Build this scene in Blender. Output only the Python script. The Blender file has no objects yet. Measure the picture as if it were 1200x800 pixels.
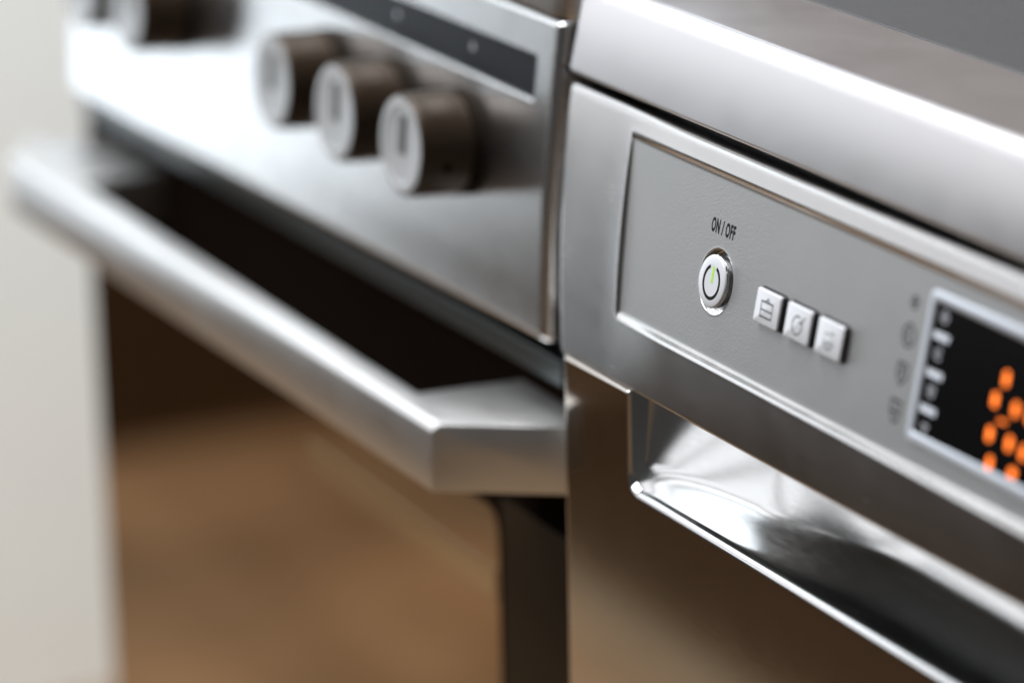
import bpy, bmesh, math, random
from mathutils import Vector, Matrix

random.seed(4)
scene = bpy.context.scene
COL = scene.collection

# ------------------------------------------------------------------ camera
CAM = Vector((1.0536, -0.5825, 0.3431))
RIGHT = Vector((0.4405, 0.8975, -0.0209)).normalized()
HEAD = Vector((-0.8622, 0.4165, -0.2882)).normalized()
UPV = RIGHT.cross(HEAD).normalized()
cd = bpy.data.cameras.new('camera')
cam = bpy.data.objects.new('camera', cd)
COL.objects.link(cam)
m = Matrix((RIGHT, UPV, -HEAD)).transposed().to_4x4()
m.translation = CAM
cam.matrix_world = m
cd.sensor_width = 36.0
cd.lens = 136.15
cd.clip_start = 0.02
cd.clip_end = 60.0
cd.dof.use_dof = True
cd.dof.focus_distance = 1.25
cd.dof.aperture_fstop = 4.1
scene.camera = cam

# ------------------------------------------------------------------ light
world = bpy.data.worlds.new('World')
scene.world = world
world.use_nodes = True
bg = world.node_tree.nodes['Background']
bg.inputs[0].default_value = (1.0, 0.97, 0.94, 1)
bg.inputs[1].default_value = 0.06


def area(name, loc, target, sx, sy, power, col):
    ld = bpy.data.lights.new(name, 'AREA')
    ld.shape = 'RECTANGLE'
    ld.size, ld.size_y = sx, sy
    ld.energy = power
    ld.color = col
    o = bpy.data.objects.new(name, ld)
    COL.objects.link(o)
    o.location = loc
    d = Vector(target) - Vector(loc)
    o.rotation_euler = d.to_track_quat('-Z', 'Y').to_euler()
    return o


# daylight from the tall window at the far left of the room
area('window_light', (-2.12, -0.535, 0.56), (0, -0.535, 0.56), 0.63, 2.16, 12, (0.86, 0.94, 1.0))
# unseen panes of light added beside it for highlights on lid, panel and grip
area('side_fill', (-2.12, -1.10, 0.84), (0, -1.10, 0.84), 0.30, 1.62, 3.6, (0.95, 0.97, 1.0))
for wy, wl in ((-1.68, 0.60), (-2.50, 0.70), (-3.60, 1.15)):
    area('side_fill', (-2.12, wy, 0.80), (0, wy, 0.80), wl, 1.75, 9.0 * wl, (0.95, 0.97, 1.0))
# unseen lamp added at the back wall to brighten the handle's top
area('back_fill', (-1.74, 0.64, 0.55), (-1.74, 0, 0.55), 1.05, 1.10, 5.2, (0.80, 0.90, 1.0))
# unseen overhead lamp added to brighten the cream wall and the grip
area('overhead_fill', (-0.70, -0.80, 1.85), (-0.70, -0.80, 0), 1.4, 1.9, 138, (0.97, 0.985, 1.0))

scene.view_settings.view_transform = 'Standard'
scene.view_settings.look = 'None'
scene.view_settings.exposure = 0.0
scene.view_settings.gamma = 1.0
scene.cycles.use_denoising = True
scene.cycles.max_bounces = 10

# ------------------------------------------------------------------ helpers


def mesh_obj(name, verts, faces, mat, parent=None, smooth=True, loc=None):
    me = bpy.data.meshes.new(name)
    me.from_pydata([tuple(v) for v in verts], [], faces)
    me.update()
    return link_mesh(name, me, mat, parent, smooth, loc)


def link_mesh(name, me, mat, parent=None, smooth=True, loc=None):
    if mat is not None and not me.materials:
        me.materials.append(mat)
    for p in me.polygons:
        p.use_smooth = smooth
    o = bpy.data.objects.new(name, me)
    COL.objects.link(o)
    if parent is not None:
        o.parent = parent
    if loc is not None:
        o.location = loc
    return o


def bm_obj(name, bm, mat, parent=None, smooth=False, loc=None, sharp=None):
    bmesh.ops.recalc_face_normals(bm, faces=bm.faces)
    me = bpy.data.meshes.new(name)
    bm.to_mesh(me)
    bm.free()
    o = link_mesh(name, me, mat, parent, smooth, loc)
    if smooth and sharp is not None:
        me.set_sharp_from_angle(angle=math.radians(sharp))
    return o


def thing(name, label, cat, loc):
    o = bpy.data.objects.new(name, None)
    COL.objects.link(o)
    o.location = loc
    o['label'] = label
    o['category'] = cat
    return o


def off(root):
    return tuple(-c for c in root.location)


def box_bm(x0, x1, y0, y1, z0, z1, bev=0.0, seg=2):
    bm = bmesh.new()
    bmesh.ops.create_cube(bm, size=1.0)
    bmesh.ops.scale(bm, vec=(x1 - x0, y1 - y0, z1 - z0), verts=bm.verts)
    bmesh.ops.translate(bm, vec=((x0 + x1) / 2, (y0 + y1) / 2, (z0 + z1) / 2), verts=bm.verts)
    if bev > 0:
        bmesh.ops.bevel(bm, geom=list(bm.edges), offset=bev, segments=seg, profile=0.5, affect='EDGES')
    return bm


def prism_bm(poly, z0, z1, bev=0.0, seg=2):
    """poly: list of (x, y); extruded from z0 to z1."""
    bm = bmesh.new()
    vs = [bm.verts.new((x, y, z0)) for x, y in poly]
    f = bm.faces.new(vs)
    r = bmesh.ops.extrude_face_region(bm, geom=[f])
    bmesh.ops.translate(bm, vec=(0, 0, z1 - z0), verts=[g for g in r['geom'] if isinstance(g, bmesh.types.BMVert)])
    bmesh.ops.recalc_face_normals(bm, faces=bm.faces)
    if bev > 0:
        bmesh.ops.bevel(bm, geom=list(bm.edges), offset=bev, segments=seg, profile=0.5, affect='EDGES')
    return bm


def spread(pairs):
    """pairs [(value, step_to_next), ...] -> sorted list of coordinates"""
    out = []
    for (a, st), (b, _) in zip(pairs[:-1], pairs[1:]):
        n = max(1, round((b - a) / st))
        for i in range(n):
            out.append(a + (b - a) * i / n)
    out.append(pairs[-1][0])
    return out


def sstep(a, b, x):
    t = min(1.0, max(0.0, (x - a) / (b - a)))
    return t * t * (3 - 2 * t)


def rrect_in(x, y, x0, x1, y0, y1, r):
    """distance inside a rounded rectangle (positive inside)"""
    cx, cy = (x0 + x1) / 2, (y0 + y1) / 2
    qx = abs(x - cx) - (x1 - x0) / 2 + r
    qy = abs(y - cy) - (y1 - y0) / 2 + r
    d = math.hypot(max(qx, 0), max(qy, 0)) + min(max(qx, qy), 0) - r
    return -d


def grid_obj(name, us, vs, fn, mat, parent, loc, skip=None, extra=None):
    verts, faces = [], []
    nu, nv = len(us), len(vs)
    for v in vs:
        for u in us:
            verts.append(fn(u, v))
    for j in range(nv - 1):
        for i in range(nu - 1):
            if skip and skip((us[i] + us[i + 1]) / 2, (vs[j] + vs[j + 1]) / 2):
                continue
            a = j * nu + i
            faces.append((a, a + 1, a + nu + 1, a + nu))
    if extra:
        base = len(verts)
        ev, ef = extra
        verts += ev
        faces += [tuple(base + k for k in f) for f in ef]
    return mesh_obj(name, verts, faces, mat, parent, True, loc)


# ------------------------------------------------------------------ materials
MM = 0.001


def principled(name, col, rough=0.5, metal=0.0, spec=0.5, **kw):
    mt = bpy.data.materials.new(name)
    mt.use_nodes = True
    b = mt.node_tree.nodes['Principled BSDF']
    b.inputs['Base Color'].default_value = (*col, 1)
    b.inputs['Roughness'].default_value = rough
    b.inputs['Metallic'].default_value = metal
    b.inputs['Specular IOR Level'].default_value = spec
    for k, v in kw.items():
        b.inputs[k].default_value = v
    return mt


def add_grain(mt, scale=(30, 900, 900), rough_amp=0.1, bump=0.02, dist=0.0002, col_amp=0.0, detail=3.0, smudge=0.07):
    """fine stretched noise over roughness and relief"""
    nt = mt.node_tree
    b = nt.nodes['Principled BSDF']
    tc = nt.nodes.new('ShaderNodeTexCoord')
    mp = nt.nodes.new('ShaderNodeMapping')
    mp.inputs['Scale'].default_value = scale
    nz = nt.nodes.new('ShaderNodeTexNoise')
    nz.inputs['Scale'].default_value = 1.0
    nz.inputs['Detail'].default_value = detail
    nt.links.new(tc.outputs['Object'], mp.inputs['Vector'])
    nt.links.new(mp.outputs['Vector'], nz.inputs['Vector'])
    r0 = b.inputs['Roughness'].default_value
    mr = nt.nodes.new('ShaderNodeMapRange')
    mr.inputs['To Min'].default_value = max(0.02, r0 - rough_amp)
    mr.inputs['To Max'].default_value = r0 + rough_amp
    nt.links.new(nz.outputs['Fac'], mr.inputs['Value'])
    if smudge > 0:
        # hand marks and wiping: broad soft changes of gloss
        ns = nt.nodes.new('ShaderNodeTexNoise')
        ns.inputs['Scale'].default_value = 38.0
        ns.inputs['Detail'].default_value = 5.0
        ns.inputs['Distortion'].default_value = 0.8
        nt.links.new(tc.outputs['Object'], ns.inputs['Vector'])
        m2 = nt.nodes.new('ShaderNodeMapRange')
        m2.inputs['From Min'].default_value = 0.3
        m2.inputs['From Max'].default_value = 0.7
        m2.inputs['To Min'].default_value = 1 - smudge
        m2.inputs['To Max'].default_value = 1 + smudge
        nt.links.new(ns.outputs['Fac'], m2.inputs['Value'])
        mu = nt.nodes.new('ShaderNodeMath')
        mu.operation = 'MULTIPLY'
        nt.links.new(mr.outputs['Result'], mu.inputs[0])
        nt.links.new(m2.outputs['Result'], mu.inputs[1])
        nt.links.new(mu.outputs[0], b.inputs['Roughness'])
    else:
        nt.links.new(mr.outputs['Result'], b.inputs['Roughness'])
    if bump > 0:
        bp = nt.nodes.new('ShaderNodeBump')
        bp.inputs['Strength'].default_value = bump
        bp.inputs['Distance'].default_value = dist
        nt.links.new(nz.outputs['Fac'], bp.inputs['Height'])
        nt.links.new(bp.outputs['Normal'], b.inputs['Normal'])
    if col_amp > 0:
        c = b.inputs['Base Color'].default_value
        mx = nt.nodes.new('ShaderNodeMix')
        mx.data_type = 'RGBA'
        mx.inputs['A'].default_value = (c[0] * (1 - col_amp), c[1] * (1 - col_amp), c[2] * (1 - col_amp), 1)
        mx.inputs['B'].default_value = (min(1, c[0] * (1 + col_amp)), min(1, c[1] * (1 + col_amp)), min(1, c[2] * (1 + col_amp)), 1)
        nt.links.new(nz.outputs['Fac'], mx.inputs['Factor'])
        nt.links.new(mx.outputs['Result'], b.inputs['Base Color'])
    return mt


def grain_dir(mt, aniso, axis=(1, 0, 0)):
    nt = mt.node_tree
    b = nt.nodes['Principled BSDF']
    b.inputs['Anisotropic'].default_value = aniso
    cx = nt.nodes.new('ShaderNodeCombineXYZ')
    for i in range(3):
        cx.inputs[i].default_value = axis[i]
    nt.links.new(cx.outputs[0], b.inputs['Tangent'])
    return mt


M = {}
M['steel_panel'] = grain_dir(add_grain(principled('brushed_steel_panel', (0.45, 0.44, 0.435), 0.25, 1.0), (60, 2500, 2500), 0.03, 0.0, 0.00004), 0.3)
M['steel_lid'] = grain_dir(add_grain(principled('brushed_steel_lid', (0.68, 0.66, 0.665), 0.31, 1.0), (60, 2500, 2500), 0.02, 0.015, 0.00005), 0.4)
M['steel_top'] = add_grain(principled('steel_top', (0.45, 0.43, 0.43), 0.4, 1.0), (40, 900, 900), 0.08, 0.03, 0.0001)
M['steel_door'] = grain_dir(add_grain(principled('polished_steel_door', (0.55, 0.50, 0.45), 0.08, 1.0), (80, 1800, 1800), 0.03, 0.015, 0.00004), 0.0)
M['steel_recess'] = add_grain(principled('polished_steel_recess', (0.62, 0.62, 0.62), 0.165, 1.0), (120, 900, 900), 0.04, 0.03, 0.00005)
M['steel_fascia'] = grain_dir(add_grain(principled('brushed_steel_fascia', (0.66, 0.66, 0.66), 0.24, 1.0), (60, 1500, 1500), 0.03, 0.015, 0.00006), 0.3)
M['steel_knob'] = add_grain(principled('dark_brown_knob', (0.030, 0.019, 0.011), 0.42, 0.3, 0.25), (900, 60, 900), 0.03, 0.02, 0.00005)  # knob body in one dark brown
M['steel_cap'] = add_grain(principled('steel_knob_cap', (0.52, 0.52, 0.525), 0.5, 1.0), (900, 900, 900), 0.06, 0.03, 0.00008)
M['steel_handle'] = grain_dir(add_grain(principled('brushed_steel_handle', (0.59, 0.585, 0.58), 0.38, 1.0), (40, 1500, 1500), 0.04, 0.02, 0.00006), 0.0)
M['hob_steel'] = add_grain(principled('hob_edge_steel', (0.72, 0.72, 0.72), 0.3, 1.0), (60, 1200, 1200), 0.05, 0.02, 0.00008)
M['silver_paint'] = add_grain(principled('silver_inset', (0.345, 0.345, 0.345), 0.38, 0.8), (1500, 1500, 1500), 0.08, 0.30, 0.0002, 0.05, 2.0)
M['chrome'] = principled('chrome', (0.55, 0.55, 0.55), 0.2, 1.0)
M['button'] = add_grain(principled('pale_button_plastic', (0.50, 0.51, 0.535), 0.35, 0.0, 0.3), (700, 700, 700), 0.05, 0.02, 0.0001)
M['button_side'] = principled('dark_button_side', (0.03, 0.026, 0.03), 0.35)
M['black_print'] = principled('black_print', (0.008, 0.008, 0.008), 0.6, 0.0, 0.1)
M['grey_print'] = principled('grey_print', (0.025, 0.025, 0.028), 0.6, 0.0, 0.1)
M['lime_print'] = principled('lime_print', (0.30, 0.62, 0.03), 0.45)
M['frame'] = principled('pale_display_frame', (0.47, 0.50, 0.55), 0.28, 0.35)
M['screen'] = principled('black_screen', (0.003, 0.003, 0.003), 0.15, 0.0, 0.06)
M['screen_mark'] = principled('pale_screen_mark', (0.55, 0.58, 0.64), 0.4)
M['screen_icon'] = principled('grey_screen_icon', (0.30, 0.30, 0.33), 0.4)
M['black_plastic'] = add_grain(principled('black_plastic', (0.012, 0.014, 0.014), 0.4), (400, 400, 400), 0.08, 0.03, 0.0002)
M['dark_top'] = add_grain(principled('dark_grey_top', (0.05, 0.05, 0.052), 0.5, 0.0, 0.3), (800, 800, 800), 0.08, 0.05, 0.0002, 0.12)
M['enamel'] = principled('black_enamel', (0.006, 0.004, 0.003), 0.2, 0.0, 0.0)
M['stile'] = principled('dark_brown_enamel', (0.018, 0.011, 0.005), 0.4, 0.0, 0.05)
M['bronze_glass'] = principled('bronze_oven_glass', (0.31, 0.225, 0.15), 0.06, 1.0)
M['bronze_pale'] = principled('pale_bronze_strip', (0.40, 0.33, 0.23), 0.12, 1.0)
M['dark_glass'] = principled('dark_display_glass', (0.008, 0.009, 0.011), 0.3, 0.0, 0.06)
M['trim'] = principled('dark_trim_metal', (0.05, 0.06, 0.062), 0.35, 0.6)
M['led'] = principled('orange_led', (0.8, 0.2, 0.02), 0.5)
lb = M['led'].node_tree.nodes['Principled BSDF']
lb.inputs['Emission Color'].default_value = (1.0, 0.155, 0.006, 1)
lb.inputs['Emission Strength'].default_value = 1.7
M['wall'] = add_grain(principled('cream_wall_paint', (0.90, 0.935, 0.92), 0.8), (30, 30, 30), 0.05, 0.1, 0.001, 0.02)
M['back_wall'] = add_grain(principled('brown_wall_tile', (0.125, 0.105, 0.095), 0.5), (30, 30, 30), 0.05, 0.1, 0.001, 0.08)
M['dark_wood'] = add_grain(principled('dark_wood', (0.055, 0.032, 0.016), 0.6, 0.0, 0.15), (8, 8, 60), 0.05, 0.05, 0.0005, 0.3)


def floor_mat():
    mt = principled('oak_floor', (0.36, 0.22, 0.11), 0.75, 0.0, 0.1)
    nt = mt.node_tree
    b = nt.nodes['Principled BSDF']
    tc = nt.nodes.new('ShaderNodeTexCoord')
    mp = nt.nodes.new('ShaderNodeMapping')
    mp.inputs['Scale'].default_value = (1.2, 14, 1)
    nz = nt.nodes.new('ShaderNodeTexNoise')
    nz.inputs['Scale'].default_value = 2.0
    nz.inputs['Detail'].default_value = 6
    cr = nt.nodes.new('ShaderNodeValToRGB')
    cr.color_ramp.elements[0].position = 0.3
    cr.color_ramp.elements[0].color = (0.22, 0.135, 0.075, 1)
    cr.color_ramp.elements[1].position = 0.75
    cr.color_ramp.elements[1].color = (0.37, 0.255, 0.155, 1)
    nt.links.new(tc.outputs['Object'], mp.inputs['Vector'])
    nt.links.new(mp.outputs['Vector'], nz.inputs['Vector'])
    nt.links.new(nz.outputs['Fac'], cr.inputs['Fac'])
    # broad tonal patches of old wood
    n2 = nt.nodes.new('ShaderNodeTexNoise')
    n2.inputs['Scale'].default_value = 3.5
    n2.inputs['Detail'].default_value = 2.0
    nt.links.new(tc.outputs['Object'], n2.inputs['Vector'])
    mr = nt.nodes.new('ShaderNodeMapRange')
    mr.inputs['From Min'].default_value = 0.35
    mr.inputs['From Max'].default_value = 0.65
    mr.inputs['To Min'].default_value = 0.65
    mr.inputs['To Max'].default_value = 1.2
    nt.links.new(n2.outputs['Fac'], mr.inputs['Value'])
    mx = nt.nodes.new('ShaderNodeMix')
    mx.data_type = 'RGBA'
    mx.blend_type = 'MULTIPLY'
    mx.inputs['Factor'].default_value = 1.0
    nt.links.new(cr.outputs['Color'], mx.inputs['A'])
    nt.links.new(mr.outputs['Result'], mx.inputs['B'])
    nt.links.new(mx.outputs['Result'], b.inputs['Base Color'])
    return mt


M['floor'] = floor_mat()
M['sheet'] = add_grain(principled('dark_brown_sheet', (0.030, 0.017, 0.008), 0.95, 0.0, 0.05), (200, 200, 200), 0.03, 0.4, 0.002, 0.3)
M['sheet_edge'] = principled('pale_sheet_strip', (0.20, 0.15, 0.095), 0.8)

# ------------------------------------------------------------------ setting
FZ = -0.774


def structure(o):
    o['kind'] = 'structure'
    return o


structure(bm_obj('floor', box_bm(-2.6, 2.8, -3.0, 1.2, FZ - 0.05, FZ), M['floor']))
w = bm_obj('wall', box_bm(-1.66, -1.60, 0.10, 0.385, FZ, 1.7), M['wall'])
structure(w)
w = bm_obj('wall', box_bm(-1.598, 2.8, 0.66, 0.76, FZ, 1.7), M['back_wall'])
structure(w)

sb = thing('backdrop', 'unseen low dark sideboard under the window on the left side of the room', 'backdrop', (-2.3, -1.1, FZ))  # out of view, added only as something dark to reflect
bm_obj('backdrop_body', box_bm(-2.45, -2.15, -2.5, 0.05, FZ + 0.002, -0.53, 0.004), M['dark_wood'], sb, loc=off(sb))
bm_obj('backdrop_top', box_bm(-2.46, -2.14, -2.51, 0.06, -0.529, -0.51, 0.004), M['dark_wood'], sb, loc=off(sb))
sheet = thing('sheet', 'unseen dark brown rug with a pale bound edge on the oak floor', 'sheet', (-0.8, -1.6, FZ))  # out of view, added to darken the reflections in the doors
bm_obj('sheet_field', box_bm(-2.1, 0.6, -2.6, -0.79, FZ + 0.002, FZ + 0.010, 0.002), M['sheet'], sheet, loc=off(sheet))
bm_obj('sheet_strip', box_bm(-2.1, 0.6, -0.788, -0.745, FZ + 0.002, FZ + 0.010, 0.002), M['sheet_edge'], sheet, loc=off(sheet))

# ------------------------------------------------------------------ dishwasher
A = math.radians(11.565)
PUP = Vector((0, math.sin(A), math.cos(A)))
PN = Vector((0, -math.cos(A), math.sin(A)))


def P(x, v, w):
    """millimetres on the control panel plane -> world metres"""
    q = PUP * (v * MM) + PN * (w * MM)
    return Vector((x * MM, q.y, q.z))


DW = thing('dishwasher', 'stainless steel dishwasher with black on/off lettering, square buttons and orange lit display', 'dishwasher', (0.17, 0.3, FZ))
O = off(DW)
DX1 = 0.362

# casing behind door and lid
bm = box_bm(-0.114, DX1 - 0.004, 0.030, 0.60, FZ + 0.02, 0.0440, 0.002, 1)
bm_obj('casing', bm, M['black_plastic'], DW, loc=O)


# lid (worktop): profile in (y, z) mm, extruded along x with a softened left end
def lid_profile(inset=0.0):
    pts = []
    s, c = math.sin(A), math.cos(A)

    def arc(cy, cz, r, a0, a1, n):
        for i in range(n + 1):
            a = a0 + (a1 - a0) * i / n
            pts.append((cy + r * math.cos(a), cz + r * math.sin(a)))
    pts.append((60.0, 45.6))
    # bottom front corner r 1.4
    r = 1.4
    by, bz = 45.5 * s + r * c, 45.5 * c - r * s + r * 1.2
    arc(by, bz, r, math.radians(-90), -math.pi - A, 6)
    # top front corner r 8
    R = 6.5
    zt = 76.3
    cz = zt - R
    # centre lies R behind the sloped front line
    # front line: y = z * tan(A); distance R along the outward normal
    cy = cz * math.tan(A) + R / c
    arc(cy, cz, R, math.pi - A, math.pi / 2, 14)
    pts.append((60.0, zt))
    pts.append((600.0, zt))
    if inset:
        out = []
        ym = 30.0
        for y, z in pts:
            yy = y + inset if y < 40 else y
            zz = z - inset if z > 60 else z + inset
            out.append((yy, zz))
        return out
    return pts


prof = lid_profile()
prof_in = lid_profile(0.7)
xs = [-120.3, -120.0, -119.4, -118.6, -100, -60, 0, 60, 120, 180, 240, 300, DX1 * 1000]
verts, faces = [], []
n = len(prof)
for i, x in enumerate(xs):
    if i == 0:
        pr = prof_in
    elif i == 1:
        pr = [((a[0] * 0.35 + b[0] * 0.65), (a[1] * 0.35 + b[1] * 0.65)) for a, b in zip(prof_in, prof)]
    else:
        pr = prof
    for y, z in pr:
        verts.append((x * MM, y * MM, z * MM))
for i in range(len(xs) - 1):
    for k in range(n - 1):
        a = i * n + k
        faces.append((a, a + n, a + n + 1, a + 1))
faces.append(tuple(range(n)))
lid = mesh_obj('worktop', verts, faces, M['steel_lid'], DW, True, O)
lid.data.set_sharp_from_angle(angle=math.radians(50))
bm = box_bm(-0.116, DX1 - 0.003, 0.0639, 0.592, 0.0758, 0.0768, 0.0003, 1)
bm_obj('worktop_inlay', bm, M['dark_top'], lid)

# control panel: one relief surface
VB, VT = -47.6, 42.6
X0 = -118.0


def slant(x):
    w = min(1.0, max(0.0, (-15.0 - x) / 103.0))
    return w ** 0.6


def panel_x(x, v):
    t = min(1.0, max(0.0, (42.0 - v) / 89.0))
    # the left flank runs in towards the bottom
    return x + slant(x) * 24.0 * (t * 0.72 + 0.28 * t * t)


def outer_w(x, v):
    b = 0.4 + 2.9 * (1 - ((v + 2.5) / 45.0) ** 2)
    r = 3.2
    d = v - (VT - r)
    if d > 0:
        b -= r - math.sqrt(max(0, r * r - min(d, r) ** 2))
    r = 1.2
    d = (VB + r) - v
    if d > 0:
        b -= r - math.sqrt(max(0, r * r - min(d, r) ** 2))
    r = 2.0
    d = (X0 + r) - x
    if d > 0:
        b -= r - math.sqrt(max(0, r * r - min(d, r) ** 2))
    return b


IN = (-71.0, 330.0, -27.3, 35.6)


def panel_w(x, v):
    d = rrect_in(x, v, *IN, 3.0)
    o = outer_w(x, v)
    o *= 0.40 + 0.60 * sstep(-85, -25, x)
    if d <= 0:
        # slight rolled lip round the inset
        return o + 0.04 * math.exp(d / 1.2) if d > -6 else o
    k = sstep(0.0, 3.2, d)
    return (o + 0.04) * (1 - k)


us = spread([(X0, 0.25), (X0 + 2.2, 1.5), (-73, 0.35), (-66.5, 2.5), (-13, 2.0), (13, 4), (325, 0.5), (332, 5), (355, 5)])
vs = spread([(VB, 0.15), (VB + 1.4, 1.2), (-29, 0.25), (-24, 1.5), (-13, 2.0), (13, 1.5), (32, 0.25), (37, 0.6), (VT - 3.3, 0.18), (VT, 1)])


def panel_pt(u, v):
    return P(panel_x(u, v), v, panel_w(u, v))


# skirts that fold back behind the edges
ue = [X0 - 0.0001] + us
ve = [VB - 0.0001] + vs + [VT + 0.0001]


def panel_fn(u, v):
    back = 0
    uu, vv = u, v
    if u < X0:
        uu, back = X0, 1
    if v < VB:
        vv, back = VB, 1
    if v > VT:
        vv, back = VT, 1
    p = P(panel_x(uu, vv), vv, panel_w(uu, vv))
    if back:
        p = p - PN * 0.020
    return p


# button socket: ring patch from a 26 mm square into the round hole
def socket_patch():
    ev, ef = [], []
    per = []
    sq = 13.0
    line = spread([(-13, 2.0), (13, 2.0)])
    linev = spread([(-13, 2.0), (13, 2.0)])
    for x in line[:-1]:
        per.append((x, -sq))
    for v in linev[:-1]:
        per.append((sq, v))
    for x in reversed(line[1:]):
        per.append((x, sq))
    for v in reversed(linev[1:]):
        per.append((-sq, v))
    N = len(per)
    K = 3
    # densify the circle: every perimeter step gets K sub steps, kept coplanar with the floor
    dense = []
    for i in range(N):
        a, b = per[i], per[(i + 1) % N]
        for k in range(K):
            dense.append((a[0] + (b[0] - a[0]) * k / K, a[1] + (b[1] - a[1]) * k / K))
    rings = []
    rings.append([(x, v, 0.0) for x, v in dense])
    rad = [(11.6, 0.0), (11.15, 0.0), (10.95, 0.05), (10.75, 0.02), (10.6, -0.15), (10.52, -0.45), (10.4, -2.6), (9.9, -3.1), (5.0, -3.2)]
    for r, wv in rad:
        ring = []
        for x, v in dense:
            t = math.atan2(v, x)
            ring.append((r * math.cos(t), r * math.sin(t), wv))
        rings.append(ring)
    D = len(dense)
    for ring in rings:
        for x, v, wv in ring:
            ev.append(P(x, v, wv))
    for j in range(len(rings) - 1):
        for i in range(D):
            a, b = j * D + i, j * D + (i + 1) % D
            ef.append((a, b, b + D, a + D))
    return ev, ef


panel = grid_obj('control_panel', ue, ve, panel_fn, M['steel_panel'], DW, O,
                 skip=lambda u, v: abs(u) < 13 and abs(v) < 13, extra=socket_patch())
# inset floor takes the satin silver finish
panel.data.materials.append(M['silver_paint'])
panel.data.materials.append(M['chrome'])
panel.data.materials.append(M['black_plastic'])
for p in panel.data.polygons:
    c = sum((panel.data.vertices[i].co for i in p.vertices), Vector()) / len(p.vertices)
    x, v, wv = c.x / MM, c.dot(PUP) / MM, c.dot(PN) / MM
    if v < VB + 0.05 and wv < -2:
        p.material_index = 3
    if x > 340 or wv < -3.5:
        continue
    if math.hypot(x, v) < 11.0:
        p.material_index = 2
    else:
        # undo the slant for the test
        u = x
        for _ in range(4):
            u = x - (panel_x(u, v) - u)
        if rrect_in(u, v, *IN, 3.0) > 2.0:
            p.material_index = 1


# ---- round power button
def lathe(profile, nseg, centre, name, mat, parent, loc=None, sharp=40):
    """profile [(radius, w)], axis = panel normal, centre (x, v)"""
    verts, faces = [], []
    for r, wv in profile:
        for i in range(nseg):
            t = 2 * math.pi * i / nseg
            verts.append(P(centre[0] + r * math.cos(t), centre[1] + r * math.sin(t), wv))
    for j in range(len(profile) - 1):
        for i in range(nseg):
            a, b = j * nseg + i, j * nseg + (i + 1) % nseg
            faces.append((a, b, b + nseg, a + nseg))
    last = (len(profile) - 1) * nseg
    faces.append(tuple(last + i for i in range(nseg)))
    o = mesh_obj(name, verts, faces, mat, parent, True, loc)
    o.data.set_sharp_from_angle(angle=math.radians(sharp))
    return o


CW = 1.7   # how far the cap stands out of the inset
pb = lathe([(8.75, -3.0), (8.75, CW - 0.9), (8.65, CW - 0.5), (8.4, CW - 0.15), (8.1, CW), (5.0, CW), (2, CW)], 72, (0, 0), 'power_button', M['button'], DW, O)
pb.data.materials.append(M['chrome'])
for p in pb.data.polygons:
    c = sum((pb.data.vertices[i].co for i in p.vertices), Vector()) / len(p.vertices)
    if c.dot(PN) / MM < CW - 0.7:
        p.material_index = 1


def stroke(pts, width, w0, closed=False, h=0.05, org=(0, 0)):
    """flat ribbon along a polyline on the panel plane: (verts, faces)"""
    n = len(pts)
    verts, faces = [], []
    for i in range(n):
        if closed:
            a, b = pts[(i - 1) % n], pts[(i + 1) % n]
        else:
            a, b = pts[max(0, i - 1)], pts[min(n - 1, i + 1)]
        dx, dy = b[0] - a[0], b[1] - a[1]
        l = math.hypot(dx, dy) or 1
        nx, ny = -dy / l, dx / l
        k = 1.0
        if 0 < i < n - 1 or closed:
            p0, p1, p2 = pts[(i - 1) % n], pts[i], pts[(i + 1) % n]
            e1 = Vector((p1[0] - p0[0], p1[1] - p0[1]))
            e2 = Vector((p2[0] - p1[0], p2[1] - p1[1]))
            if e1.length > 0 and e2.length > 0:
                cs = max(-0.9, min(1, e1.normalized().dot(e2.normalized())))
                k = min(2.0, 1 / math.sqrt((1 + cs) / 2))
        for sgn in (1, -1):
            for wv in (w0, w0 + h):
                verts.append(P(org[0] + pts[i][0] + nx * sgn * width / 2 * k, org[1] + pts[i][1] + ny * sgn * width / 2 * k, wv))
    m_ = n if closed else n - 1
    for i in range(m_):
        a, b = 4 * i, 4 * ((i + 1) % n)
        faces += [(a + 1, a + 3, b + 3, b + 1), (a, a + 1, b + 1, b), (a + 3, a + 2, b + 2, b + 3)]
    return verts, faces


def strokes(name, lines, width, w0, mat, parent, org, loc=None):
    V, F = [], []
    for pts, closed in lines:
        v, f = stroke(pts, width, w0, closed, org=org)
        b = len(V)
        V += v
        F += [tuple(b + k for k in q) for q in f]
    bm = bmesh.new()
    bv = [bm.verts.new(v) for v in V]
    for f in F:
        try:
            bm.faces.new([bv[k] for k in f])
        except ValueError:
            pass
    return bm_obj(name, bm, mat, parent, False, loc)


def arcp(cx, cy, rx, ry, a0, a1, n=16):
    return [(cx + rx * math.cos(math.radians(a0 + (a1 - a0) * i / n)), cy + ry * math.sin(math.radians(a0 + (a1 - a0) * i / n))) for i in range(n + 1)]


strokes('power_ring', [(arcp(0, -0.3, 5.0, 5.3, 113, 427, 44), False)], 1.12, CW - 0.01, M['black_print'], pb, (0, 0))
strokes('power_bar', [([(0.15, -0.6), (0.15, 2.4), (0.15, 4.9)], False)], 1.15, CW - 0.005, M['lime_print'], pb, (0, 0))

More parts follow.
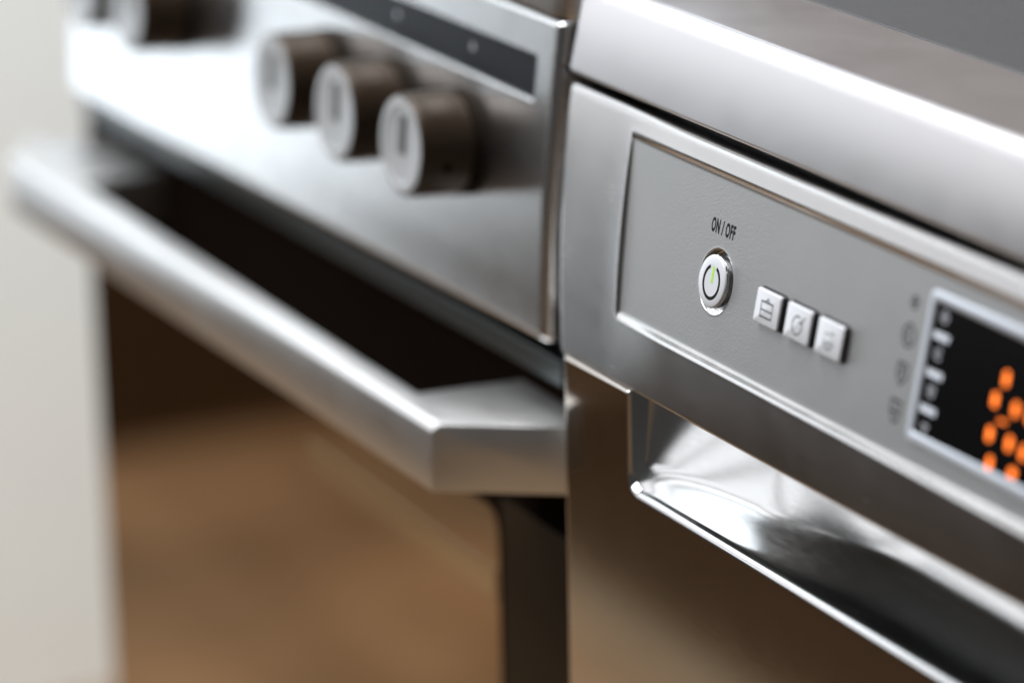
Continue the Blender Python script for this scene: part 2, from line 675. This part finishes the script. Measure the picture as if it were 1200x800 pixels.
# ---- three square programme buttons
SW, SH, SP = 15.0, 11.2, 2.3
ICONS = [
    # crate with a handle
    [([(-3.6, -2.9), (3.4, -2.9), (3.4, 1.9), (-3.6, 1.9)], True), ([(-3.6, -0.7), (3.4, -0.7)], False), ([(-1.4, 1.9), (0.1, 3.2), (1.5, 1.9)], False)],
    # round pan with a tick
    [(arcp(0, -0.5, 2.9, 2.9, 62, 400, 26), False), ([(0.6, 0.9), (1.8, 0.4), (4.0, 2.9)], False)],
    # cup with steam
    [(arcp(0, 0.2, 2.9, 3.4, 190, 350, 14), False), ([(-2.6, 1.0), (-0.9, 1.9)], False), ([(0.2, 1.0), (1.2, 2.3), (2.8, 2.0)], False), ([(-1.4, -1.3), (1.4, -1.3)], False)],
]
for k, cx in enumerate((36.9, 55.9, 75.0)):
    cv = -0.05
    bm = bmesh.new()
    # rounded slab built in panel space
    R = 0.9
    pts = []
    for (sx, sy, a0) in ((1, -1, -90), (1, 1, 0), (-1, 1, 90), (-1, -1, 180)):
        for i in range(5):
            a = math.radians(a0 + 90 * i / 4)
            pts.append((sx * (SW / 2 - R) + R * math.cos(a), sy * (SH / 2 - R) + R * math.sin(a)))
    prev = None
    rows = [(0.0, -0.5, 1), (0.0, SP - 0.7, 1), (0.04, SP - 0.5, 0), (0.18, SP - 0.15, 0), (0.5, SP, 0)]
    rings = []
    for ins, wv, mi in rows:
        rings.append([bm.verts.new(P(cx + x * (1 - ins / (SW / 2)), cv + y * (1 - ins / (SH / 2)), wv)) for x, y in pts])
    for j in range(len(rings) - 1):
        for i in range(len(pts)):
            f = bm.faces.new((rings[j][i], rings[j][(i + 1) % len(pts)], rings[j + 1][(i + 1) % len(pts)], rings[j + 1][i]))
            f.material_index = 1 if j == 0 else 0
    bm.faces.new(rings[-1])
    b = bm_obj('programme_button', bm, M['button'], DW, True, O, sharp=45)
    b.data.materials.append(M['button_side'])
    strokes('button_symbol', ICONS[k], 0.42, SP - 0.01, M['grey_print'], b, (cx, cv))
    # dark slot round the key
    bm = bmesh.new()
    vsx = [bm.verts.new(P(cx + x * 1.06, cv + y * 1.08, 0.03)) for x, y in pts]
    bm.faces.new(vsx)
    bm_obj('button_gap', bm, M['button_side'], b)


# ---- lettering ON / OFF
def text_mesh(name, body, x, v, size, sx, mat, parent, w, loc, shear=0.0, rot=0.0):
    cu = bpy.data.curves.new(name, 'FONT')
    cu.body = body
    cu.size = 1.0
    cu.align_x = 'CENTER'
    cu.extrude = 0.0
    cu.resolution_u = 6
    cu.offset = 0.04
    cu.space_character = 1.14
    to = bpy.data.objects.new(name, cu)
    COL.objects.link(to)
    dg = bpy.context.evaluated_depsgraph_get()
    me = bpy.data.meshes.new_from_object(to.evaluated_get(dg))
    bpy.data.objects.remove(to)
    for vtx in me.vertices:
        lx, ly = vtx.co.x * size * sx, vtx.co.y * size
        cr, sr = math.cos(rot), math.sin(rot)
        vtx.co = P(x + lx * cr - ly * sr, v + lx * sr + ly * cr, w)
    me.materials.clear()
    return link_mesh(name, me, mat, parent, False, loc)


text_mesh('on_off_lettering', 'ON / OFF', -1.0, 15.2, 6.2, 0.53, M['black_print'], panel, 0.04, None)

# ---- printed symbols left of the display
SYM = [
    [([(-2.2, -0.9), (-0.6, 0.7), (0.4, -0.6), (2.2, 1.2)], False), ([(-1.6, 1.5), (1.5, 1.9)], False), ([(-1.0, -1.7), (1.9, -1.4)], False)],
    [(arcp(0, 0, 3.0, 3.4, 0, 360, 24)[:-1], True), (arcp(0.2, 0, 1.2, 1.5, 90, 300, 10), False)],
    [([(-2.5, 2.9), (2.4, 2.9), (2.6, -1.2), (0, -3.6), (-2.6, -1.2)], True), ([(-1, 1.1), (1.0, 1.1)], False), ([(0, 1.8), (0, -1.4)], False)],
    [([(-2.8, 3.0), (2.6, 3.0), (2.6, -0.6), (-2.8, -0.6)], True), ([(-2.0, -1.4), (-0.6, -3.4), (1.4, -3.4), (2.4, -1.4)], False), ([(-1, 1.2), (1, 1.2)], False)],
]
for s, v in zip(SYM, (21.35, 11.3, -0.2, -11.7)):
    strokes('programme_symbol', s, 0.7, 0.02, M['grey_print'], panel, (113.9, v))

# ---- display
DX = (122.6, 236.0)
DV = (-18.1, 28.0)


def rr(x0, x1, y0, y1, r, n=5):
    pts = []
    for (cx, cy, a0) in ((x1 - r, y0 + r, -90), (x1 - r, y1 - r, 0), (x0 + r, y1 - r, 90), (x0 + r, y0 + r, 180)):
        for i in range(n + 1):
            a = math.radians(a0 + 90 * i / n)
            pts.append((cx + r * math.cos(a), cy + r * math.sin(a)))
    return pts


fw = 3.3
rings = [(0.0, 2.2, 0.0), (0.05, 2.2, 0.55), (0.35, 2.0, 0.95), (0.9, 1.7, 1.15), (fw - 0.8, 0.9, 1.1), (fw - 0.3, 0.7, 0.9), (fw, 0.6, 0.4)]
bm = bmesh.new()
br = []
for ins, r, wv in rings:
    br.append([bm.verts.new(P(x, v, wv)) for x, v in rr(DX[0] + ins, DX[1] - ins, DV[0] + ins, DV[1] - ins, r)])
for j in range(len(br) - 1):
    for i in range(len(br[0])):
        bm.faces.new((br[j][i], br[j][(i + 1) % len(br[0])], br[j + 1][(i + 1) % len(br[0])], br[j + 1][i]))
DISP = bm_obj('display_frame', bm, M['frame'], DW, True, O)
bm = bmesh.new()
bm.faces.new([bm.verts.new(P(x, v, 0.45)) for x, v in rr(DX[0] + fw - 0.2, DX[1] - fw + 0.2, DV[0] + fw - 0.2, DV[1] - fw + 0.2, 0.6)])
bm_obj('display_screen', bm, M['screen'], DISP)
for v in (15.3, 3.9, -6.9):
    bm = bmesh.new()
    bm.faces.new([bm.verts.new(P(x, vv, 0.50)) for x, vv in rr(131.2 - 4.2, 131.2 + 4.2, v - 1.1, v + 1.1, 0.25, 2)])
    bm_obj('indicator_bar', bm, M['screen_mark'], DISP)
SI = [
    [(arcp(0, 0, 1.6, 1.6, 0, 360, 12)[:-1], True), ([(-0.8, 0), (0.8, 0)], False)],
    [(arcp(0, 0, 1.7, 1.5, 30, 330, 12), False), ([(0, 0.6), (0, -0.8)], False)],
    [([(-1.6, 1.2), (1.6, 1.2), (0.9, -1.5), (-0.9, -1.5)], True), ([(-0.6, 0), (0.6, 0)], False)],
    [([(-1.6, 1.4), (0, -1.5), (1.6, 1.4)], False), ([(-0.9, 0.9), (0.9, 0.9)], False)],
]
for s, v in zip(SI, (21.2, 10.0, -1.3, -12.4)):
    strokes('screen_symbol', s, 0.7, 0.50, M['screen_icon'], DISP, (131.3, v))


def led(x, v, w, h):
    bm = bmesh.new()
    bm.faces.new([bm.verts.new(P(a, b, 0.52)) for a, b in rr(x - w / 2, x + w / 2, v - h / 2, v + h / 2, min(w, h) * 0.45, 4)])
    bm_obj('display_segment', bm, M['led'], DISP)


for x, v, a, b in ((163.4, 5.0, 2.6, 4.4), (163.9, -5.0, 2.6, 4.4), (174.0, 5.0, 2.6, 4.4), (174.0, -5.0, 2.6, 4.4), (168.8, 0.0, 4.0, 0.8),
                   (166.9, 12.1, 2.5, 4.6), (166.4, -13.0, 2.4, 4.2), (178.1, -12.6, 3.4, 3.0),
                   (181.6, -5.6, 2.6, 4.4), (181.6, 5.0, 2.6, 4.4), (186.0, 0.0, 4.0, 0.8), (191.8, 5.0, 2.6, 4.4), (191.8, -5.0, 2.6, 4.4)):
    led(x, v, a, b)

# ---- dishwasher door with the scooped grip
DY = -10.5
DXL, DZT, DZB = -91.5, -47.0, -560.0
RX, RZ = -43.5, -83.6
FIL = 2.8


def bowl(dx, dz):
    H, Wd, DM = 52.0, 140.0, 32.0
    q = 1.3 + 0.9 * sstep(60, 140, dx)
    a = max(0.0, 1 - min(1.0, dz / H))
    b = max(0.0, 1 - min(1.0, dx / Wd))
    return DM * (1 - a ** q) ** (1 / q) * (1 - b * b) ** 0.5


def door_y(x, z):
    y = 0.0
    r = 3.0
    d = (DXL + r) - x
    if d > 0:
        y += r - math.sqrt(max(0, r * r - min(d, r) ** 2))
    s = rrect_in(x, z, RX, 420, RZ, 0, 8.0)
    if s > 0:
        dl, db = x - RX, z - RZ
        fil = 1.0 + (FIL - 1.0) * sstep(0.35, 0.9, dl / (dl + db))
        if s < fil:
            y += fil - math.sqrt(fil * fil - s * s)
        else:
            y += fil + bowl(max(0, dl - fil), max(0, db - fil)) + 4.0 * sstep(0, 1.2, dl - fil) * sstep(0, 10, db - fil)
    r = 1.3
    d = z - (DZT - r)
    if d > 0:
        y += r - math.sqrt(max(0, r * r - min(d, r) ** 2))
    return y


us = [DXL - 0.001] + spread([(DXL, 0.3), (DXL + 3.4, 3), (RX - 3, 0.4), (RX - 0.5, 0.2), (RX + 4, 0.5), (RX + 14, 1.2), (RX + 80, 4), (362, 4)])
vs = spread([(DZB, 20), (-200, 6), (-100, 2), (-86, 0.3), (RZ - 0.2, 0.15), (RZ + 3, 0.3), (RZ + 10, 0.7), (DZT - 1.5, 0.12), (DZT, 1)]) + [DZT + 0.001]


def door_fn(u, v):
    y = 0
    uu, vv = u, v
    back = 0
    if u < DXL:
        uu, back = DXL, 1
    if v > DZT:
        vv, back = DZT, 1
    y = DY + door_y(uu, vv) + (38 if back else 0)
    return Vector((uu * MM, y * MM, vv * MM))


door = grid_obj('door', us, vs, door_fn, M['steel_door'], DW, O)
door.data.materials.append(M['steel_recess'])
for p in door.data.polygons:
    c = p.center / MM
    if rrect_in(c.x, c.z, RX, 420, RZ, 0, 8.0) > 0.05 and c.z < DZT:
        p.material_index = 1
bm_obj('plinth', box_bm(-0.110, DX1 - 0.005, 0.05, 0.58, FZ, FZ + 0.10), M['black_plastic'], DW, loc=O)

# ------------------------------------------------------------------ cooker
CK = thing('cooker', 'steel cooker with round knobs and a wide bar handle across its bronze glass door', 'cooker', (-0.372, 0.3, FZ))
O2 = off(CK)
KX0, KX1 = -617.0, -127.0
bm_obj('casing', box_bm(-0.612, -0.131, 0.032, 0.60, FZ + 0.02, 0.058, 0.003, 1), M['enamel'], CK, loc=O2)
bm_obj('plinth', box_bm(-0.605, -0.138, 0.06, 0.58, FZ, FZ + 0.10), M['black_plastic'], CK, loc=O2)

PROF = [(-56, 0.2), (-48, 0.5), (-32, 1.0), (-7, 2.1), (16, 4.0), (39, 6.7), (64, 9.8)]


def fascia_face(z):
    """gentle convex front: y (mm) at height z"""
    if z <= PROF[0][0]:
        return PROF[0][1]
    for k in range(len(PROF) - 1):
        z0, y0 = PROF[k]
        z1, y1 = PROF[k + 1]
        if z <= z1:
            # catmull-rom
            zm, ym = PROF[max(0, k - 1)]
            zp, yp = PROF[min(len(PROF) - 1, k + 2)]
            m0 = (y1 - ym) / (z1 - zm)
            m1 = (yp - y0) / (zp - z0)
            h = z1 - z0
            t = (z - z0) / h
            return (2 * t ** 3 - 3 * t ** 2 + 1) * y0 + (t ** 3 - 2 * t ** 2 + t) * h * m0 + (-2 * t ** 3 + 3 * t ** 2) * y1 + (t ** 3 - t ** 2) * h * m1
    return PROF[-1][1]


FT = 60.3
SLOT = (-560.0, -142.5, 30.6, 46.0)


def fbottom(x):
    return -54.5 - 5.5 * min(1, max(0, (-140 - x) / 400.0))


def fascia_fn(u, v):
    back = 0
    uu = u
    if u > KX1:
        uu, back = KX1, 1
    if u < KX0:
        uu, back = KX0, 1
    z = v
    if v < 0:
        z = v * fbottom(uu) / -55.0
    if v < -55:
        z, back = fbottom(uu), 1
    y = fascia_face(max(z, -56))
    r = 4.0
    d = max(uu - (KX1 - r), (KX0 + r) - uu)
    if d > 0:
        y += r - math.sqrt(max(0, r * r - min(d, r) ** 2))
    r = 3.0
    d = (fbottom(uu) + r) - z
    if d > 0:
        y += r - math.sqrt(max(0, r * r - min(d, r) ** 2))
    r = 1.5
    d = z - (FT - r)
    if d > 0:
        y += r - math.sqrt(max(0, r * r - min(d, r) ** 2))
    s = rrect_in(uu, z, *SLOT, 0.8)
    y += 1.6 * sstep(-0.5, 0.5, s)
    if back:
        y += 22
    return Vector((uu * MM, y * MM, z * MM))


us = [KX0 - 0.001] + spread([(KX0, 0.5), (KX0 + 4.5, 4), (-561.5, 0.3), (-558.5, 5), (-144, 0.25), (-141, 1.5), (KX1 - 4.3, 0.35), (KX1, 1)]) + [KX1 + 0.001]
vs = [-55.001] + spread([(-55, 0.35), (-51, 2), (29.5, 0.25), (31.7, 1.5), (44.8, 0.25), (47.2, 1), (FT - 1.6, 0.2), (FT, 1)])
fascia = grid_obj('fascia', us, vs, fascia_fn, M['steel_fascia'], CK, O2)

# black clock window lying in its slot
verts, faces = [], []
zs = [30.9 + (45.7 - 30.9) * i / 6 for i in range(7)]
for x in (SLOT[0] + 0.3, SLOT[1] - 0.3):
    for z in zs:
        verts.append((x * MM, (fascia_face(z) + 1.25) * MM, z * MM))
for i in range(6):
    faces.append((i, 7 + i, 8 + i, i + 1))
win = mesh_obj('clock_window', verts, faces, M['dark_glass'], CK, True, O2)
for x in (-196, -262):  # two small pale spots on the clock window
    z = 39.0
    bm = bmesh.new()
    for r0 in (2.2,):
        bm.faces.new([bm.verts.new(((x + r0 * 0.8 * math.cos(t * math.pi / 8)) * MM, (fascia_face(z) + 1.15) * MM, (z + r0 * math.sin(t * math.pi / 8)) * MM)) for t in range(16)])
    bm_obj('window_spot', bm, M['screen_icon'], win)

# ---- hob with its pressed edge
hp = [(30, 61.2), (11.2, 61.2), (10.2, 61.7), (9.9, 62.6), (11.6, 82), (12.6, 87), (15.5, 91.5), (20, 94), (26, 95), (600, 95)]
verts, faces = [], []
xs = [-620, -619, -616, -400, -135, -129.5, -126.6, -125.5]
for i, x in enumerate(xs):
    ins = {0: 4, 1: 1.2, 5: 0.9, 6: 2.8, 7: 6}.get(i, 0)
    for y, z in hp:
        verts.append((x * MM, (y + (ins if y < 28 else 0)) * MM, (z - (ins if z > 80 else 0)) * MM))
n = len(hp)
for i in range(len(xs) - 1):
    for k in range(n - 1):
        a = i * n + k
        faces.append((a, a + 1, a + n + 1, a + n))
faces.append(tuple((len(xs) - 1) * n + k for k in range(n)))
faces.append(tuple(reversed(range(n))))
hob = mesh_obj('hob', verts, faces, M['hob_steel'], CK, True, O2)
hob.data.set_sharp_from_angle(angle=math.radians(40))
bm_obj('hob_seal', box_bm(-0.614, -0.1300, 0.0125, 0.030, 0.0598, 0.0614), M['black_plastic'], CK, loc=O2)

# ---- knobs
KR = 18.6


def knob_mesh():
    ns = 64
    prof = [(17, 20.6), (19.0, 20.6), (19.3, 20.2), (19.1, 6), (18.8, 1.6), (18.4, 0.6), (17.8, 0.0)]
    verts, faces = [], []
    for r, y in prof:
        for i in range(ns):
            t = 2 * math.pi * i / ns
            verts.append((r * math.cos(t) * MM, y * MM, r * math.sin(t) * MM))
    for j in range(len(prof) - 1):
        for i in range(ns):
            a, b = j * ns + i, j * ns + (i + 1) % ns
            faces.append((a, a + ns, b + ns, b))
    me = bpy.data.meshes.new('knob')
    me.from_pydata(verts, [], faces)
    me.materials.append(M['steel_knob'])
    for p in me.polygons:
        p.use_smooth = True
    me.set_sharp_from_angle(angle=math.radians(32))
    return me


def disc_mesh(name, prof, mat, ns=64):
    verts, faces = [], []
    for r, y in prof:
        for i in range(ns):
            t = 2 * math.pi * i / ns
            verts.append((r * math.cos(t) * MM, y * MM, r * math.sin(t) * MM))
    for j in range(len(prof) - 1):
        for i in range(ns):
            a, b = j * ns + i, j * ns + (i + 1) % ns
            faces.append((a, a + ns, b + ns, b))
    last = (len(prof) - 1) * ns
    faces.append(tuple(last + i for i in range(ns)))
    me = bpy.data.meshes.new(name)
    me.from_pydata(verts, [], faces)
    me.materials.append(mat)
    for p in me.polygons:
        p.use_smooth = True
    me.set_sharp_from_angle(angle=math.radians(32))
    return me


def bm_mesh(name, bm, mat):
    bmesh.ops.recalc_face_normals(bm, faces=bm.faces)
    me = bpy.data.meshes.new(name)
    bm.to_mesh(me)
    bm.free()
    me.materials.append(mat)
    return me


k_me = knob_mesh()
shade_collar_me = disc_mesh('knob_shade_collar', [(19.7, 28.0), (19.7, 21.2), (19.3, 20.7), (10, 20.7)], principled('matt_shade_collar', (0.012, 0.008, 0.005), 0.7, 0.0, 0.05))  # black ring puts the contact shade behind the knob into its colour
cap_me = disc_mesh('knob_cap', [(17.8, 0.0), (17.2, -0.05), (14.6, -0.05), (14.2, 0.25), (13.8, 0.3), (4, 0.3)], M['steel_cap'])
mark_me = bm_mesh('pointer_mark', box_bm(-0.0026, 0.0026, -0.0005, 0.0006, -0.0030, 0.0118, 0.0004, 1), principled('grey_pointer_paint', (0.10, 0.105, 0.105), 0.5))
bm = bmesh.new()
bmesh.ops.create_cone(bm, cap_ends=True, segments=14, radius1=0.0015, radius2=0.0015, depth=0.0008)
hole_me = bm_mesh('set_screw', bm, M['enamel'])
for x, turn in ((-197.6, 2.0), (-257.8, -1.0), (-319.4, 3.0), (-480.5, 0.0), (-537.2, -2.0)):
    k = link_mesh('knob', k_me, None, CK, True)
    for p in k_me.polygons:
        p.use_smooth = True
    kz = 5.9
    k.location = Vector((x * MM, -0.0215, kz * MM)) + Vector(O2)
    k.rotation_euler = (math.radians(-3.5), math.radians(turn), 0)
    for nm, me in (('knob_cap', cap_me), ('pointer_mark', mark_me), ('knob_shade_collar', shade_collar_me)):
        c = bpy.data.objects.new(nm, me)
        COL.objects.link(c)
        c.parent = k
    h = bpy.data.objects.new('set_screw', hole_me)
    COL.objects.link(h)
    h.parent = k
    ang = math.radians(-14)
    h.location = (0.0191 * math.cos(ang), 0.0105, 0.0191 * math.sin(ang))
    h.rotation_euler = (0, math.radians(90) - ang, 0)

# ---- door: enamel plate, bronze window, dark stile, trim
OY = 12.0
bm_obj('door', box_bm(-0.6345, -0.1300, OY * MM, 0.0315, -0.60, -0.0665, 0.002, 2), M['enamel'], CK, True, O2, 30)
ODOOR = CK.children[-1]
bm = bmesh.new()
pts = rr(-632.5, -190.5, -585, -138, 9, 6)
f = bm.faces.new([bm.verts.new((x * MM, (OY - 1.2) * MM, z * MM)) for x, z in pts])
r = bmesh.ops.extrude_face_region(bm, geom=[f])
bmesh.ops.translate(bm, vec=(0, 1.0 * MM, 0), verts=[g for g in r['geom'] if isinstance(g, bmesh.types.BMVert)])
bm_obj('door_window', bm, M['bronze_glass'], ODOOR)
bm_obj('window_strip', box_bm(-0.375, -0.1925, (OY - 1.6) * MM, (OY - 1.1) * MM, -0.1750, -0.1625, 0.0002, 1), M['bronze_pale'], ODOOR)  # paler strip lying on the glass
# dark strip of the stile right of the glass
bm_obj('stile', box_bm(-0.1885, -0.1302, (OY - 0.9) * MM, (OY - 0.1) * MM, -0.585, -0.132, 0.0002, 1), M['stile'], ODOOR)
bm_obj('door_top_trim', box_bm(-0.630, -0.1315, 0.0095, 0.030, -0.0735, -0.0640, 0.0006, 2), M['trim'], CK, loc=O2)

# ---- bar handle
top = [(-136.0, -40.5), (-101.0, 11.5), (-168.0, 11.5), (-171.5, -29.2), (-525.0, -29.2), (-527.0, 11.5), (-592.0, 11.5), (-611.0, -17.0), (-632.0, -17.0), (-590.0, -40.5)]
bm = prism_bm([(x * MM, y * MM) for x, y in top], -0.1056, -0.0802)
front = [e for e in bm.edges if all(abs(v.co.y + 0.0405) < 1e-5 and v.co.z > -0.081 for v in e.verts)]
bmesh.ops.bevel(bm, geom=front, offset=0.0026, segments=1, profile=0.5, affect='EDGES')
bmesh.ops.recalc_face_normals(bm, faces=bm.faces)
hard = [e for e in bm.edges if len(e.link_faces) == 2 and e.calc_face_angle(0) > math.radians(35)]
bmesh.ops.bevel(bm, geom=hard, offset=0.0005, segments=2, profile=0.5, affect='EDGES')
bm_obj('handle', bm, M['steel_handle'], CK, True, O2, 25)
